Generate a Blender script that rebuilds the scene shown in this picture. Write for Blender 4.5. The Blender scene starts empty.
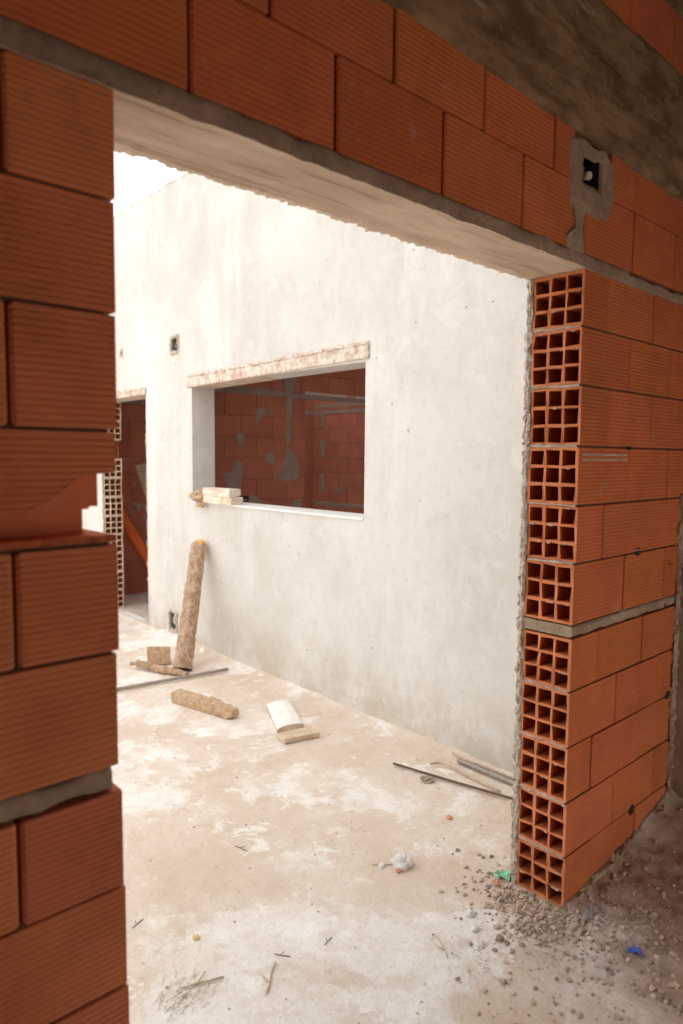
import bpy, math, random
from mathutils import Vector, Matrix, noise
R = random.Random(7)
col = bpy.context.scene.collection
def N(x, y=0.0, z=0.0): return noise.noise(Vector((x, y, z)))
def FB(x, y=0.0, z=0.0, o=4): return noise.fractal(Vector((x, y, z)), 1.0, 2.0, o)
def lerp(a, b, t): return a + (b - a) * t
def sstep(a, b, x):
    t = min(1, max(0, (x - a) / (b - a))); return t * t * (3 - 2 * t)

# ---------------------------------------------------------------- mesh builder
class MB:
    def __init__(s): s.v = []; s.f = []; s.c = []; s.m = []; s.sm = []
    def vert(s, p): s.v.append(tuple(p)); return len(s.v) - 1
    def face(s, idx, c=(1, 1, 1), m=0, sm=False):
        s.f.append(tuple(idx)); s.c.append(c); s.m.append(m); s.sm.append(sm)
    def poly(s, pts, c=(1, 1, 1), m=0, sm=False): s.face([s.vert(p) for p in pts], c, m, sm)
    def box(s, x0, x1, y0, y1, z0, z1, c=(1, 1, 1), m=0):
        p = [s.vert((x, y, z)) for x in (x0, x1) for y in (y0, y1) for z in (z0, z1)]
        for q in ((0, 1, 3, 2), (4, 6, 7, 5), (0, 4, 5, 1), (2, 3, 7, 6), (0, 2, 6, 4), (1, 5, 7, 3)):
            s.face([p[i] for i in q], c, m)
    def rbox(s, M, sx, sy, sz, c=(1, 1, 1), jit=0, bev=0.0, m=0):
        """bevelled, slightly uneven box, sized sx sy sz, placed by matrix M (centre)"""
        b = bev or min(sx, sy, sz) * .08
        g = {}
        def V(i, j, k, a):
            h = [sx / 2, sy / 2, sz / 2]; p = [i * h[0], j * h[1], k * h[2]]
            for d in range(3):
                if d != a: p[d] -= math.copysign(b, p[d])
            q = Vector(p)
            if jit: q += Vector((N(i * 3.1 + sx * 90, j, k), N(i, j * 3.3 + sy * 90, k), N(i, j, k * 3.7 + sz * 90))) * jit
            key = (i, j, k, a); g[key] = s.vert(M @ q)
        for i in (-1, 1):
            for j in (-1, 1):
                for k in (-1, 1):
                    for a in range(3): V(i, j, k, a)
        for a in range(3):
            o = [d for d in range(3) if d != a]
            for sg in (-1, 1):
                idx = []
                for u, w in ((-1, -1), (1, -1), (1, 1), (-1, 1)):
                    t = [0, 0, 0]; t[a] = sg; t[o[0]] = u; t[o[1]] = w; idx.append(g[(*t, a)])
                s.face(idx, c, m)
        for a in range(3):
            o = [d for d in range(3) if d != a]
            for u in (-1, 1):
                for w in (-1, 1):
                    t0 = [0] * 3; t0[a] = -1; t0[o[0]] = u; t0[o[1]] = w; t1 = list(t0); t1[a] = 1
                    s.face([g[(*t0, o[0])], g[(*t0, o[1])], g[(*t1, o[1])], g[(*t1, o[0])]], c, m)
        for i in (-1, 1):
            for j in (-1, 1):
                for k in (-1, 1): s.face([g[(i, j, k, a)] for a in range(3)], c, m)
    def tube(s, pts, rad, n=8, c=(1, 1, 1), rough=0.0, seed=0, cap=True, capc=None, sm=True, ell=1.0):
        pts = [Vector(p) for p in pts]; rings = []
        ov = (pts[-1] - pts[0]).normalized(); up = Vector((0, 0, 1)) if abs(ov.z) < .7 else Vector((1, 0, 0))
        if abs(ov.x) > .7 and abs(ov.z) >= .7: up = Vector((0, 1, 0))
        for i, p in enumerate(pts):
            t = (pts[min(i + 1, len(pts) - 1)] - pts[max(i - 1, 0)]).normalized()
            a = t.cross(up).normalized(); b = t.cross(a)
            r = rad[i] if isinstance(rad, (list, tuple)) else rad
            ring = []
            for k in range(n):
                th = 2 * math.pi * k / n
                rr = r * (1 + rough * FB(p.x * 25 + math.cos(th) * 1.3 + seed, p.y * 25 + math.sin(th) * 1.3, p.z * 25, 3))
                ring.append(s.vert(p + a * math.cos(th) * rr + b * math.sin(th) * rr * ell))
            rings.append(ring)
        for i in range(len(rings) - 1):
            for k in range(n):
                s.face([rings[i][k], rings[i][(k + 1) % n], rings[i + 1][(k + 1) % n], rings[i + 1][k]], c, 0, sm)
        if cap:
            s.face(rings[0][::-1], capc or c); s.face(rings[-1], capc or c)
    def rock(s, cx, cy, cz, rx, ry, rz, seed=0, c=(1, 1, 1), rough=.35, sub=1, sm=False):
        nlat, nlon = 5 * sub, 8 * sub; rows = []
        for i in range(nlat + 1):
            th = math.pi * i / nlat; row = []
            for j in range(nlon if 0 < i < nlat else 1):
                ph = 2 * math.pi * j / nlon
                d = Vector((math.sin(th) * math.cos(ph), math.sin(th) * math.sin(ph), math.cos(th)))
                k = 1 + rough * FB(d.x * 1.5 + seed * 7.3, d.y * 1.5, d.z * 1.5, 3)
                row.append(s.vert((cx + d.x * rx * k, cy + d.y * ry * k, cz + d.z * rz * k)))
            rows.append(row)
        for i in range(nlat):
            a, b = rows[i], rows[i + 1]
            for j in range(nlon):
                if i == 0: s.face([a[0], b[j], b[(j + 1) % nlon]], c, 0, sm)
                elif i == nlat - 1: s.face([a[j], b[0], a[(j + 1) % nlon]], c, 0, sm)
                else: s.face([a[j], b[j], b[(j + 1) % nlon], a[(j + 1) % nlon]], c, 0, sm)
    def build(s, name, mats, parent=None, xf=None):
        me = bpy.data.meshes.new(name)
        vs = [tuple(xf(Vector(v))) for v in s.v] if xf else s.v
        me.from_pydata(vs, [], s.f)
        if not isinstance(mats, (list, tuple)): mats = [mats]
        for m in mats: me.materials.append(m)
        me.polygons.foreach_set('material_index', s.m)
        me.polygons.foreach_set('use_smooth', s.sm)
        at = me.color_attributes.new('Col', 'FLOAT_COLOR', 'CORNER')
        buf = []
        for f, c in zip(s.f, s.c): buf += [c[0], c[1], c[2], 1.0] * len(f)
        at.data.foreach_set('color', buf)
        me.update()
        o = bpy.data.objects.new(name, me); col.objects.link(o)
        if parent: o.parent = parent
        return o
def fixn(o):
    import bmesh
    bm = bmesh.new(); bm.from_mesh(o.data); bmesh.ops.recalc_face_normals(bm, faces=bm.faces); bm.to_mesh(o.data); bm.free(); return o
def tag(o, label, cat=None, group=None, kind=None):
    if label: o['label'] = label
    if cat: o['category'] = cat
    if group: o['group'] = group
    if kind: o['kind'] = kind
    return o
def structure(o, label, cat='wall'): return tag(o, label, cat, None, 'structure')

# ---------------------------------------------------------------- materials
def lin(r, g, b): return tuple(((c / 255) / 12.92 if c / 255 <= .04045 else ((c / 255 + .055) / 1.055) ** 2.4) for c in (r, g, b))
class NT:
    def __init__(s, name, rough=.9):
        s.m = bpy.data.materials.new(name); s.m.use_nodes = True; s.t = s.m.node_tree; s.n = s.t.nodes
        s.b = s.n['Principled BSDF']; s.b.inputs['Roughness'].default_value = rough
        s.b.inputs['Specular IOR Level'].default_value = .2
        s.co = s.n.new('ShaderNodeTexCoord').outputs['Object']
    def map(s, sc):
        m = s.n.new('ShaderNodeMapping'); m.inputs['Scale'].default_value = sc; s.t.links.new(s.co, m.inputs[0]); return m.outputs[0]
    def noise(s, scale, detail=5, rough=.55, co=None, dist=0):
        n = s.n.new('ShaderNodeTexNoise'); n.inputs['Scale'].default_value = scale; n.inputs['Detail'].default_value = detail
        n.inputs['Roughness'].default_value = rough; n.inputs['Distortion'].default_value = dist
        s.t.links.new(co or s.co, n.inputs['Vector']); return n.outputs['Fac']
    def vor(s, scale, co=None):
        n = s.n.new('ShaderNodeTexVoronoi'); n.inputs['Scale'].default_value = scale; s.t.links.new(co or s.co, n.inputs['Vector']); return n.outputs['Distance']
    def ramp(s, fac, a, b, lo=0.0, hi=1.0):
        n = s.n.new('ShaderNodeMapRange'); n.inputs[1].default_value = a; n.inputs[2].default_value = b
        n.inputs[3].default_value = lo; n.inputs[4].default_value = hi; n.interpolation_type = 'SMOOTHSTEP'
        s.t.links.new(fac, n.inputs[0]); return n.outputs[0]
    def mix(s, fac, a, b, typ='MIX'):
        n = s.n.new('ShaderNodeMix'); n.data_type = 'RGBA'; n.blend_type = typ
        for i, v in ((0, fac), (6, a), (7, b)):
            if isinstance(v, (int, float)): n.inputs[i].default_value = v
            elif isinstance(v, tuple): n.inputs[i].default_value = (*v, 1)
            else: s.t.links.new(v, n.inputs[i])
        return n.outputs[2]
    def math(s, op, a, b=0.0):
        n = s.n.new('ShaderNodeMath'); n.operation = op
        for i, v in enumerate((a, b)):
            if isinstance(v, (int, float)): n.inputs[i].default_value = v
            else: s.t.links.new(v, n.inputs[i])
        return n.outputs[0]
    def attr(s):
        n = s.n.new('ShaderNodeAttribute'); n.attribute_name = 'Col'; return n.outputs['Color']
    def xyz(s):
        n = s.n.new('ShaderNodeSeparateXYZ'); s.t.links.new(s.co, n.inputs[0]); return n.outputs
    def out(s, c, bump=None, strength=.4, dist=.01):
        if isinstance(c, tuple): s.b.inputs['Base Color'].default_value = (*c, 1)
        else: s.t.links.new(c, s.b.inputs['Base Color'])
        if bump is not None:
            n = s.n.new('ShaderNodeBump'); n.inputs['Strength'].default_value = strength; n.inputs['Distance'].default_value = dist
            s.t.links.new(bump, n.inputs['Height']); s.t.links.new(n.outputs[0], s.b.inputs['Normal'])
        return s.m

def m_brick(name, base, dust, dusty):
    t = NT(name, .85)
    c = t.mix(1.0, base, t.attr(), 'MULTIPLY')
    c = t.mix(t.ramp(t.noise(5, 4), .35, .75, 0, .45), c, tuple(x * .62 for x in base))
    c = t.mix(t.ramp(t.noise(60, 3), .5, .8, 0, .35), c, tuple(min(1, x * 1.35) for x in base))
    c = t.mix(t.ramp(t.noise(9, 6, .7, dist=.4), .60, .78, 0, dusty), c, dust)
    return t.out(c, t.noise(180, 4), .25, .004)
M_BRICK = m_brick('fired_clay', (.56, .168, .064), (.52, .38, .30), .5)
M_BRICKIN = m_brick('fired_clay_far_rooms', (.50, .185, .120), (.42, .28, .21), .5)
def m_mortar(name, a, b, bs=.8, sc=1.0):
    t = NT(name, .95)
    c = t.mix(t.ramp(t.noise(7 * sc, 6, .65), .3, .7), a, b)
    c = t.mix(t.ramp(t.noise(70 * sc, 4, .7), .5, .75, 0, .5), c, tuple(x * .55 for x in a))
    return t.out(c, t.noise(55 * sc, 8, .7), bs, .012)
M_MORTAR = m_mortar('cement_mortar', (.33, .245, .170), (.50, .39, .285))
M_MORTARIN = m_mortar('cement_smear_far_rooms', (.34, .265, .215), (.42, .34, .28))
M_JOINT = m_mortar('dark_joint_mortar', (.10, .065, .045), (.17, .12, .085))
M_CRUST = m_mortar('crumbly_plaster_edge', (.52, .43, .35), (.75, .66, .57), 1.0, 1.4)
def m_beam():
    t = NT('board_marked_concrete', .92)
    c = t.mix(t.ramp(t.noise(3.5, 9, .72, t.map((1, 1, 3))), .38, .62), (.17, .11, .06), (.36, .25, .145))
    c = t.mix(t.ramp(t.noise(5, 7, .7, t.map((1, 1, 2.2)), 1), .60, .72, 0, .75), c, (.72, .62, .50))
    c = t.mix(t.ramp(t.noise(30, 5, .7), .58, .75, 0, .7), c, (.13, .09, .06))
    return t.out(c, t.noise(22, 8, .65, t.map((1, 1, 2))), .7, .015)
M_BEAM = m_beam()
def m_soffit():
    t = NT('lintel_concrete', .9)
    c = t.mix(t.ramp(t.noise(3, 6, .6, t.map((1, 4, 1))), .3, .7), (.58, .45, .33), (.78, .64, .50))
    c = t.mix(t.ramp(t.noise(2.2, 5, .6, t.map((1, 18, 1)), .6), .56, .66, 0, .55), c, (.30, .21, .15))
    c = t.mix(t.ramp(t.noise(40, 5, .7), .6, .8, 0, .5), c, (.82, .74, .64))
    return t.out(c, t.noise(30, 8, .65, t.map((1, 3, 1))), .5, .01)
M_SOFFIT = m_soffit()
def m_plaster():
    t = NT('grey_cement_plaster', .88)
    x = t.xyz()
    c = t.mix(t.ramp(t.noise(1.0, 7, .62), .34, .66), (.60, .57, .52), (.70, .675, .635))
    c = t.mix(t.ramp(t.noise(2.4, 8, .68, t.map((1, 1, .25)), .4), .46, .68, 0, .60), c, (.78, .765, .735))
    c = t.mix(t.ramp(t.noise(5.5, 9, .74, dist=.5), .54, .68, 0, .24), c, (.48, .445, .39))
    c = t.mix(t.ramp(t.noise(3.0, 7, .7, t.map((1, 1, 1.4)), .6), .54, .66, 0, .30), c, (.81, .795, .765))
    c = t.mix(t.ramp(t.noise(28, 5, .7), .52, .72, 0, .22), c, (.40, .36, .32))
    sp = t.ramp(t.vor(11), .05, .10, 1, 0)
    sp = t.math('MULTIPLY', sp, t.ramp(t.noise(2.1, 3), .47, .58))
    c = t.mix(t.math('MULTIPLY', sp, .65), c, (.30, .21, .15))
    foot = t.math('MULTIPLY', t.ramp(x[2], .02, .50, 1, 0), t.ramp(t.noise(5, 8, .7), .36, .60))
    c = t.mix(t.math('MULTIPLY', foot, .65), c, (.50, .42, .335))
    h = t.math('ADD', t.math('MULTIPLY', t.noise(1.8, 3), 2.0), t.math('MULTIPLY', t.noise(60, 6, .6), .25))
    return t.out(c, h, .45, .02)
M_PLASTER = m_plaster()
def m_floor():
    t = NT('dusty_concrete_ground', .93)
    x = t.xyz()
    c = t.mix(t.ramp(t.noise(1.4, 7, .62), .34, .66), (.67, .555, .460), (.78, .695, .615))
    c = t.mix(t.ramp(t.noise(7, 8, .7), .45, .75, 0, .5), c, (.60, .43, .31))
    w = t.ramp(t.noise(1.5, 9, .70, dist=.3), .49, .56, 0, 1)
    w2 = t.ramp(t.noise(9, 8, .7), .30, .62, .25, 1)
    c = t.mix(t.ramp(t.noise(4.5, 9, .75, dist=.3), .52, .60, 0, .30), c, (.60, .455, .35))
    c = t.mix(t.math('MULTIPLY', t.math('MULTIPLY', w, w2), .9), c, (.88, .85, .81))
    c = t.mix(t.math('MULTIPLY', t.ramp(t.noise(48, 6, .75), .56, .66, 0, .5), t.ramp(t.noise(2.2, 4), .4, .6, .3, 1)), c, (.50, .40, .33))
    c = t.mix(t.ramp(t.noise(3.3, 9, .72, dist=.4), .57, .61, 0, .7), c, (.92, .90, .86))
    c = t.mix(t.ramp(t.noise(26, 6, .7), .60, .74, 0, .45), c, (.44, .33, .25))
    # loose brown soil collected around the foot of the brick jamb and inside the room (modelled region)
    d = t.n.new('ShaderNodeVectorMath'); d.operation = 'DISTANCE'; t.t.links.new(t.map((1, .95, 0)), d.inputs[0]); d.inputs[1].default_value = (.62, -.62, 0)
    dm = t.math('ADD', d.outputs['Value'], t.math('MULTIPLY', t.math('SUBTRACT', t.noise(2.8, 6, .65), .5), .75))
    c = t.mix(t.ramp(dm, .50, 1.18, .95, 0), c, t.mix(t.ramp(t.noise(11, 8, .7), .3, .7), (.20, .125, .08), (.40, .27, .185)))
    c = t.mix(t.math('MULTIPLY', t.ramp(dm, .3, 1.3, 1, .25), t.ramp(t.noise(75, 5, .75), .55, .72, 0, .6)), c, (.22, .15, .11))
    h = t.math('ADD', t.math('MULTIPLY', t.noise(14, 8, .65), .8), t.math('MULTIPLY', t.noise(90, 6, .7), .35))
    return t.out(c, h, .9, .012)
M_FLOOR = m_floor()
def m_wood(name, a, b, sc=(1, 1, 1), s0=14, bump=.6, spots=None):
    t = NT(name, .8)
    c = t.mix(t.ramp(t.noise(s0, 7, .65, t.map(sc), .8), .3, .7), a, b)
    if spots: c = t.mix(t.ramp(t.noise(s0 * 2.2, 5, .7), .55, .68, 0, .7), c, spots)
    return t.out(c, t.noise(s0 * 2, 8, .7, t.map(sc)), bump, .01)
M_BARK = m_wood('weathered_bark', (.30, .18, .11), (.62, .44, .31), (1, 1, .45), 34, 1.0, (.66, .54, .42))
M_CUT = m_wood('fresh_cut_wood', (.72, .38, .15), (.85, .55, .28), (1, 1, 1), 30, .4)
M_DRYW = m_wood('dry_timber', (.50, .37, .25), (.70, .57, .43), (1, 1, 1), 14, .5)
M_ROT = m_wood('rotten_timber', (.46, .29, .17), (.68, .50, .34), (1, 1, 1), 40, 1.0, (.28, .17, .10))
M_WASHED = m_wood('cement_splashed_timber', (.66, .50, .34), (.90, .85, .76), (1, 1, 3), 10, .7, (.55, .36, .20))
M_TILE = m_wood('white_plaster_slab', (.80, .77, .72), (.90, .88, .85), (1, 1, 1), 7, .3)
M_TILE2 = m_wood('whitewashed_timber', (.62, .50, .38), (.86, .82, .75), (1, .4, 2), 12, .5, (.80, .62, .42))
def flat(name, c, rough=.6, metal=0.0, var=.25, s=40):
    t = NT(name, rough); t.b.inputs['Metallic'].default_value = metal
    return t.out(t.mix(t.ramp(t.noise(s, 4), .35, .7), c, tuple(x * (1 - var) for x in c)), t.noise(s * 2, 4), .2, .004)
M_STEEL = flat('dull_steel', (.36, .31, .27), .5, .3)
M_RUST = flat('rusty_bar', (.17, .11, .085), .75)
M_RUSTL = flat('dusty_rusty_bar', (.62, .46, .36), .8)
M_PVC = flat('orange_plastic_pipe', (.78, .17, .045), .35, 0, .12, 6)
M_GREYBOX = flat('grey_plastic', (.26, .25, .24), .5)
M_DARK = flat('dark_cavity', (.05, .04, .035), .9)
M_STONE = flat('pale_stone', (.80, .78, .75), .9)
M_GRIT = flat('grey_grit', (.40, .32, .26), .95, 0, .45, 60)
M_BLUE = flat('blue_plastic', (.10, .16, .55), .35)
M_GREEN = flat('green_plastic', (.30, .66, .42), .4)
M_ORANGE = flat('orange_scrap', (.66, .33, .18), .6)
M_YELL = flat('yellowish_chip', (.75, .55, .30), .8)
M_STRAW = flat('dry_straw', (.60, .50, .36), .9)
M_TWIG = flat('dark_twig', (.26, .22, .18), .9)
M_BLACK = flat('black_plastic_and_gap_shade', (.03, .03, .03), .5)

# ---------------------------------------------------------------- bricks
def bcol():
    k = R.uniform(.90, 1.08); return (k, k * R.uniform(.94, 1.06), k * R.uniform(.92, 1.08))
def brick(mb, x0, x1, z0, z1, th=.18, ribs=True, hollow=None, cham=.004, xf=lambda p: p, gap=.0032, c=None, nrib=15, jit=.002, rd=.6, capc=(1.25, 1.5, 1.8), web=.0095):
    """one hollow clay brick, long axis x, front face at y=0 with fine horizontal ribs"""
    c = c or bcol()
    z0 += gap; z1 -= gap
    dy = R.uniform(-jit, jit); h = z1 - z0
    tilt = R.uniform(-.0015, .0015)
    if ribs:
        prof = []
        for i in range(nrib):
            zz = h * i / nrib; p = h / nrib
            prof += [(zz + p * .04, .0032 * rd), (zz + p * .24, -.0008 * rd), (zz + p * .66, -.0012 * rd), (zz + p * .88, .0006 * rd)]
        prof = [(0, .0022)] + prof + [(h, .0022)]
    else: prof = [(0, .003), (.004, 0), (h - .004, 0), (h, .003)]
    secs = [(x0, cham if hollow != 'L' else .0005), (x0 + cham * 1.4, 0), (x1 - cham * 1.4, 0), (x1, cham if hollow != 'R' else .0005)]
    rings = []
    for (xx, ch) in secs:
        zc = h / 2; k = 1 - ch * .8 / zc
        fr = [xf(Vector((xx, dy + tilt * (xx - x0) + y + ch, z0 + zc + (z - zc) * k))) for z, y in prof]
        bk = [xf(Vector((xx, th - ch, z0 + zc + (z - zc) * k))) for z in (h, 0)]
        rings.append([mb.vert(p) for p in fr + bk])
    n = len(rings[0])
    for a, b in zip(rings, rings[1:]):
        for i in range(n): mb.face([a[i], a[(i + 1) % n], b[(i + 1) % n], b[i]], c)
    def endcap(ring, xx, sg):
        if (hollow == 'L' and sg < 0) or (hollow == 'R' and sg > 0):
            t = web; cy = (th - 4 * t) / 3; cz = (h - 4 * t) / 3
            ys = [0]; zs = [0]
            for k in range(3): ys += [ys[-1] + t, ys[-1] + t + cy]; zs += [zs[-1] + t, zs[-1] + t + cz]
            ys.append(th); zs.append(h)
            g = {}
            for i in range(8):
                for j in range(8):
                    inn = 0 < i < 7 and 0 < j < 7
                    jj = .0022 if inn else 0
                    p = Vector((xx + (R.uniform(-.0035, .0035) if inn else 0), ys[i] + dy * (1 - i / 7) + R.uniform(-jj, jj), z0 + zs[j] + R.uniform(-jj, jj)))
                    g[i, j] = (mb.vert(xf(p)), p)
            for i in range(7):
                for j in range(7):
                    q = [g[i, j], g[i + 1, j], g[i + 1, j + 1], g[i, j + 1]]
                    if i % 2 and j % 2:
                        inner = [mb.vert(xf(Vector((xx - sg * (abs(x1 - x0) - .012), v[1].y, v[1].z)))) for v in q]
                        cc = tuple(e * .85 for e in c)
                        for k in range(4): mb.face([q[k][0], q[(k + 1) % 4][0], inner[(k + 1) % 4], inner[k]], cc)
                        mb.face(inner, cc)
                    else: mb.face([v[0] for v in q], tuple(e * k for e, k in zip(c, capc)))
        else: mb.face(ring, c)
    endcap(rings[0], x0, -1); endcap(rings[-1], x1, 1)

Z = [2.087, 1.912, 1.73, 1.538, 1.349, 1.162, .960, .919, .741, .554, .365, .179, .0]
ROWS = [(Z[i + 1], Z[i]) for i in range(6)] + [(Z[i + 1], Z[i]) for i in range(7, 12)]
wall = MB(); mort = MB(); jn = MB()
GM = (1, 1, 1)
# right pier
JR = [[.150, .495], [.327, .651], [.182, .510], [.342, .673], [.178, .498], [.349, .677], [.175, .515], [.322, .659], [.161, .512], [.330, .665], [.176, .518]]
for r, (a, b) in enumerate(ROWS):
    xo = R.uniform(-.003, .003) + (.003 if r in (2, 4) else 0)
    xs = [xo] + JR[r] + [.84]
    for i in range(len(xs) - 1):
        g = .0028
        brick(wall, xs[i] + (0 if i == 0 else g), xs[i + 1] - g, a, b, hollow='L' if i == 0 else None)
        if i: jn.box(xs[i] - .006, xs[i] + .006, .014, .172, a + .006, b - .006)
# left pier; light and flare on it painted as a paler brick tint
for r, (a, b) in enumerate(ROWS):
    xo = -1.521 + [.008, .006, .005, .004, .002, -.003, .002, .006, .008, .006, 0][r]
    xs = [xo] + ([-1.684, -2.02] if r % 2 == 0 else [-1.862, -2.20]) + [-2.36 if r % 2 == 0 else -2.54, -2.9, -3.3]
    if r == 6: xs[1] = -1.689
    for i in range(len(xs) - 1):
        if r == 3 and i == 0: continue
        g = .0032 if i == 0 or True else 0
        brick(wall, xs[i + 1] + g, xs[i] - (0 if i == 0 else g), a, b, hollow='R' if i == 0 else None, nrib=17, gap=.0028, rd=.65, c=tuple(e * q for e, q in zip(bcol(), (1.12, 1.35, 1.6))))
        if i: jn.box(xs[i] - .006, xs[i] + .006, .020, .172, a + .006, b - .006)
# bed joints (thin dark mortar seen between the courses) and the grey mortar band
for zz in Z[1:6] + Z[8:12]:
    jn.box(.004, .84, .010, .176, zz - .0045, zz + .0045); jn.box(-3.3, -1.53, .012, .17, zz - .0045, zz + .0045)
def band(x0, x1, z0, z1, mb, y0=-.004, dep=.18, step=.012, seed=0, top=.006, amp=.004):
    """rough mortar band standing in the wall face"""
    n = int((x1 - x0) / step); m = 5; g = []
    for i in range(n + 1):
        x = x0 + (x1 - x0) * i / n; e0 = top * FB(x * 14 + seed, 3, 1); e1 = top * FB(x * 12 + seed, 9, 4)
        row = []
        for j in range(m + 1):
            t = j / m; z = lerp(z0 + e0, z1 + e1, t)
            y = y0 + amp * FB(x * 18 + seed, z * 25, 5) + (.006 if j in (0, m) else 0)
            row.append(mb.vert((x, y, z)))
        row.append(mb.vert((x, dep, z1))); row.append(mb.vert((x, dep, z0))); g.append(row)
    k = m + 3
    for i in range(n):
        for j in range(k): mb.face([g[i][j], g[i][(j + 1) % k], g[i + 1][(j + 1) % k], g[i + 1][j]], GM, 0, j < m)
    mb.face(g[0]); mb.face(g[-1])
band(-.002, .84, .922, .958, mort, .001, .178, seed=3)
band(-3.3, -1.533, .922, .958, mort, .004, .178, seed=5)
# broken brick on the left pier, course four
a, b = 1.349 + .003, 1.538 - .003
CV = [(-1.90, 1.398), (-1.702, 1.405), (-1.66, 1.413), (-1.636, 1.423), (-1.609, 1.438), (-1.59, 1.458), (-1.577, 1.465), (-1.552, 1.467), (-1.517, 1.469)]
def cv(x):
    for p, q in zip(CV, CV[1:]):
        if p[0] <= x <= q[0]: return lerp(p[1], q[1], (x - p[0]) / (q[0] - p[0]))
    return CV[-1][1]
bc = (1.12, 1.35, 1.6)  # same light-imitating pale tint as the other left pier bricks
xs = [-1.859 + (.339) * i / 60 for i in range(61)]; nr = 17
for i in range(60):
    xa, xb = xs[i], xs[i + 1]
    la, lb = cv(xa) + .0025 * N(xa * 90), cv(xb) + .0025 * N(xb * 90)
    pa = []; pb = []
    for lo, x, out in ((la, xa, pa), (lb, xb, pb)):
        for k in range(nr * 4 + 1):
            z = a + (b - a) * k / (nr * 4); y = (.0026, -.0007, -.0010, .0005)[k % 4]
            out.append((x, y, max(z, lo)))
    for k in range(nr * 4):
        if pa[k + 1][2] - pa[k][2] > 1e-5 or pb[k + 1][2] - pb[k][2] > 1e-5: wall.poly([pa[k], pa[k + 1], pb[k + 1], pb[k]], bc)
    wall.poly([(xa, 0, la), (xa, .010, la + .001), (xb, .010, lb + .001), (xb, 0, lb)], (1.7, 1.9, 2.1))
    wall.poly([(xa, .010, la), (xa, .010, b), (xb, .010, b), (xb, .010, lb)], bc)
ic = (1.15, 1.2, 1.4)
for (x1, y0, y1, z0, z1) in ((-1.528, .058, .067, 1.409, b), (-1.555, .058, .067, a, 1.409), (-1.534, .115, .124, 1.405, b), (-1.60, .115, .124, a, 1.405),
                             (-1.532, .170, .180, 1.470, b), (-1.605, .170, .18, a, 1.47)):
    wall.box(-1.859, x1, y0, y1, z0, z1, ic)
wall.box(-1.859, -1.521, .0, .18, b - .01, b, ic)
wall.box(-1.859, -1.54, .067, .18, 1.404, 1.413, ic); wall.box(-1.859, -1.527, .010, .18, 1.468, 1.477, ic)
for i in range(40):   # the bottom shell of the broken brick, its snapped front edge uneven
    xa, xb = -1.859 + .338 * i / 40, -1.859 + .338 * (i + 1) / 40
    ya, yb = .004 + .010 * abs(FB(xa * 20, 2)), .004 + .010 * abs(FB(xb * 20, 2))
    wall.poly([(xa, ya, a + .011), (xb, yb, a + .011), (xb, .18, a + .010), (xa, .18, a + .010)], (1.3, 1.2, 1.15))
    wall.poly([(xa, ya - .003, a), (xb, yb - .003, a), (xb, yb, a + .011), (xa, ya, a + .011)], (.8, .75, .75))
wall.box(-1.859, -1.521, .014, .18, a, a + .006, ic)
# courses above the opening
UP = [(2.130, 2.327, [-3.3, -3.08, -2.74, -2.4, -2.06, -1.715, -1.373, -1.031, -.686, -.345, -.010, .317, .65, 1.0]),
      (2.327, 2.520, [-3.3, -2.9, -2.56, -2.22, -1.88, -1.54, -1.20, -.860, -.529, -.192, -.080]),
      (2.327, 2.520, [.140, .479, .82]),
      (2.880, 3.070, [-3.3, -2.9, -2.55, -2.2, -1.85, -1.5, -1.15, -.8, -.45, -.10, .23, .56, .9])]
for a, b, xs in UP:
    for i in range(len(xs) - 1):
        g = .0035 if xs[i] > -1.5 else .0035
        brick(wall, xs[i] + g, xs[i + 1] - g, a, b, ribs=True, nrib=16, th=.06, gap=.002, rd=.38)
# cement core behind the joints over the opening, around the box opening
HX0, HX1, HZ0, HZ1 = -.045, .068, 2.329, 2.420
core = [(-3.3, HX0, 2.10, 3.07), (HX1, 1.0, 2.10, 3.07), (HX0, HX1, 2.10, HZ0), (HX0, HX1, HZ1, 3.07)]
for x0, x1, z0, z1 in core: jn.box(x0, x1, .016, .18, z0, z1, (.6, .6, .6))
mort.box(HX0, HX1, .075, .18, HZ0, HZ1, (.3, .3, .3))
wall_o = structure(wall.build('wall_front', M_BRICK), 'ribbed orange hollow clay brick wall around the large opening')
fixn(wall_o)
tag(fixn(jn.build('joint_mortar', M_JOINT, wall_o)), 'dark recessed joints')
o = mort.build('mortar', M_MORTAR, wall_o); fixn(o); tag(o, 'grey cement mortar joints and bands')

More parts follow.
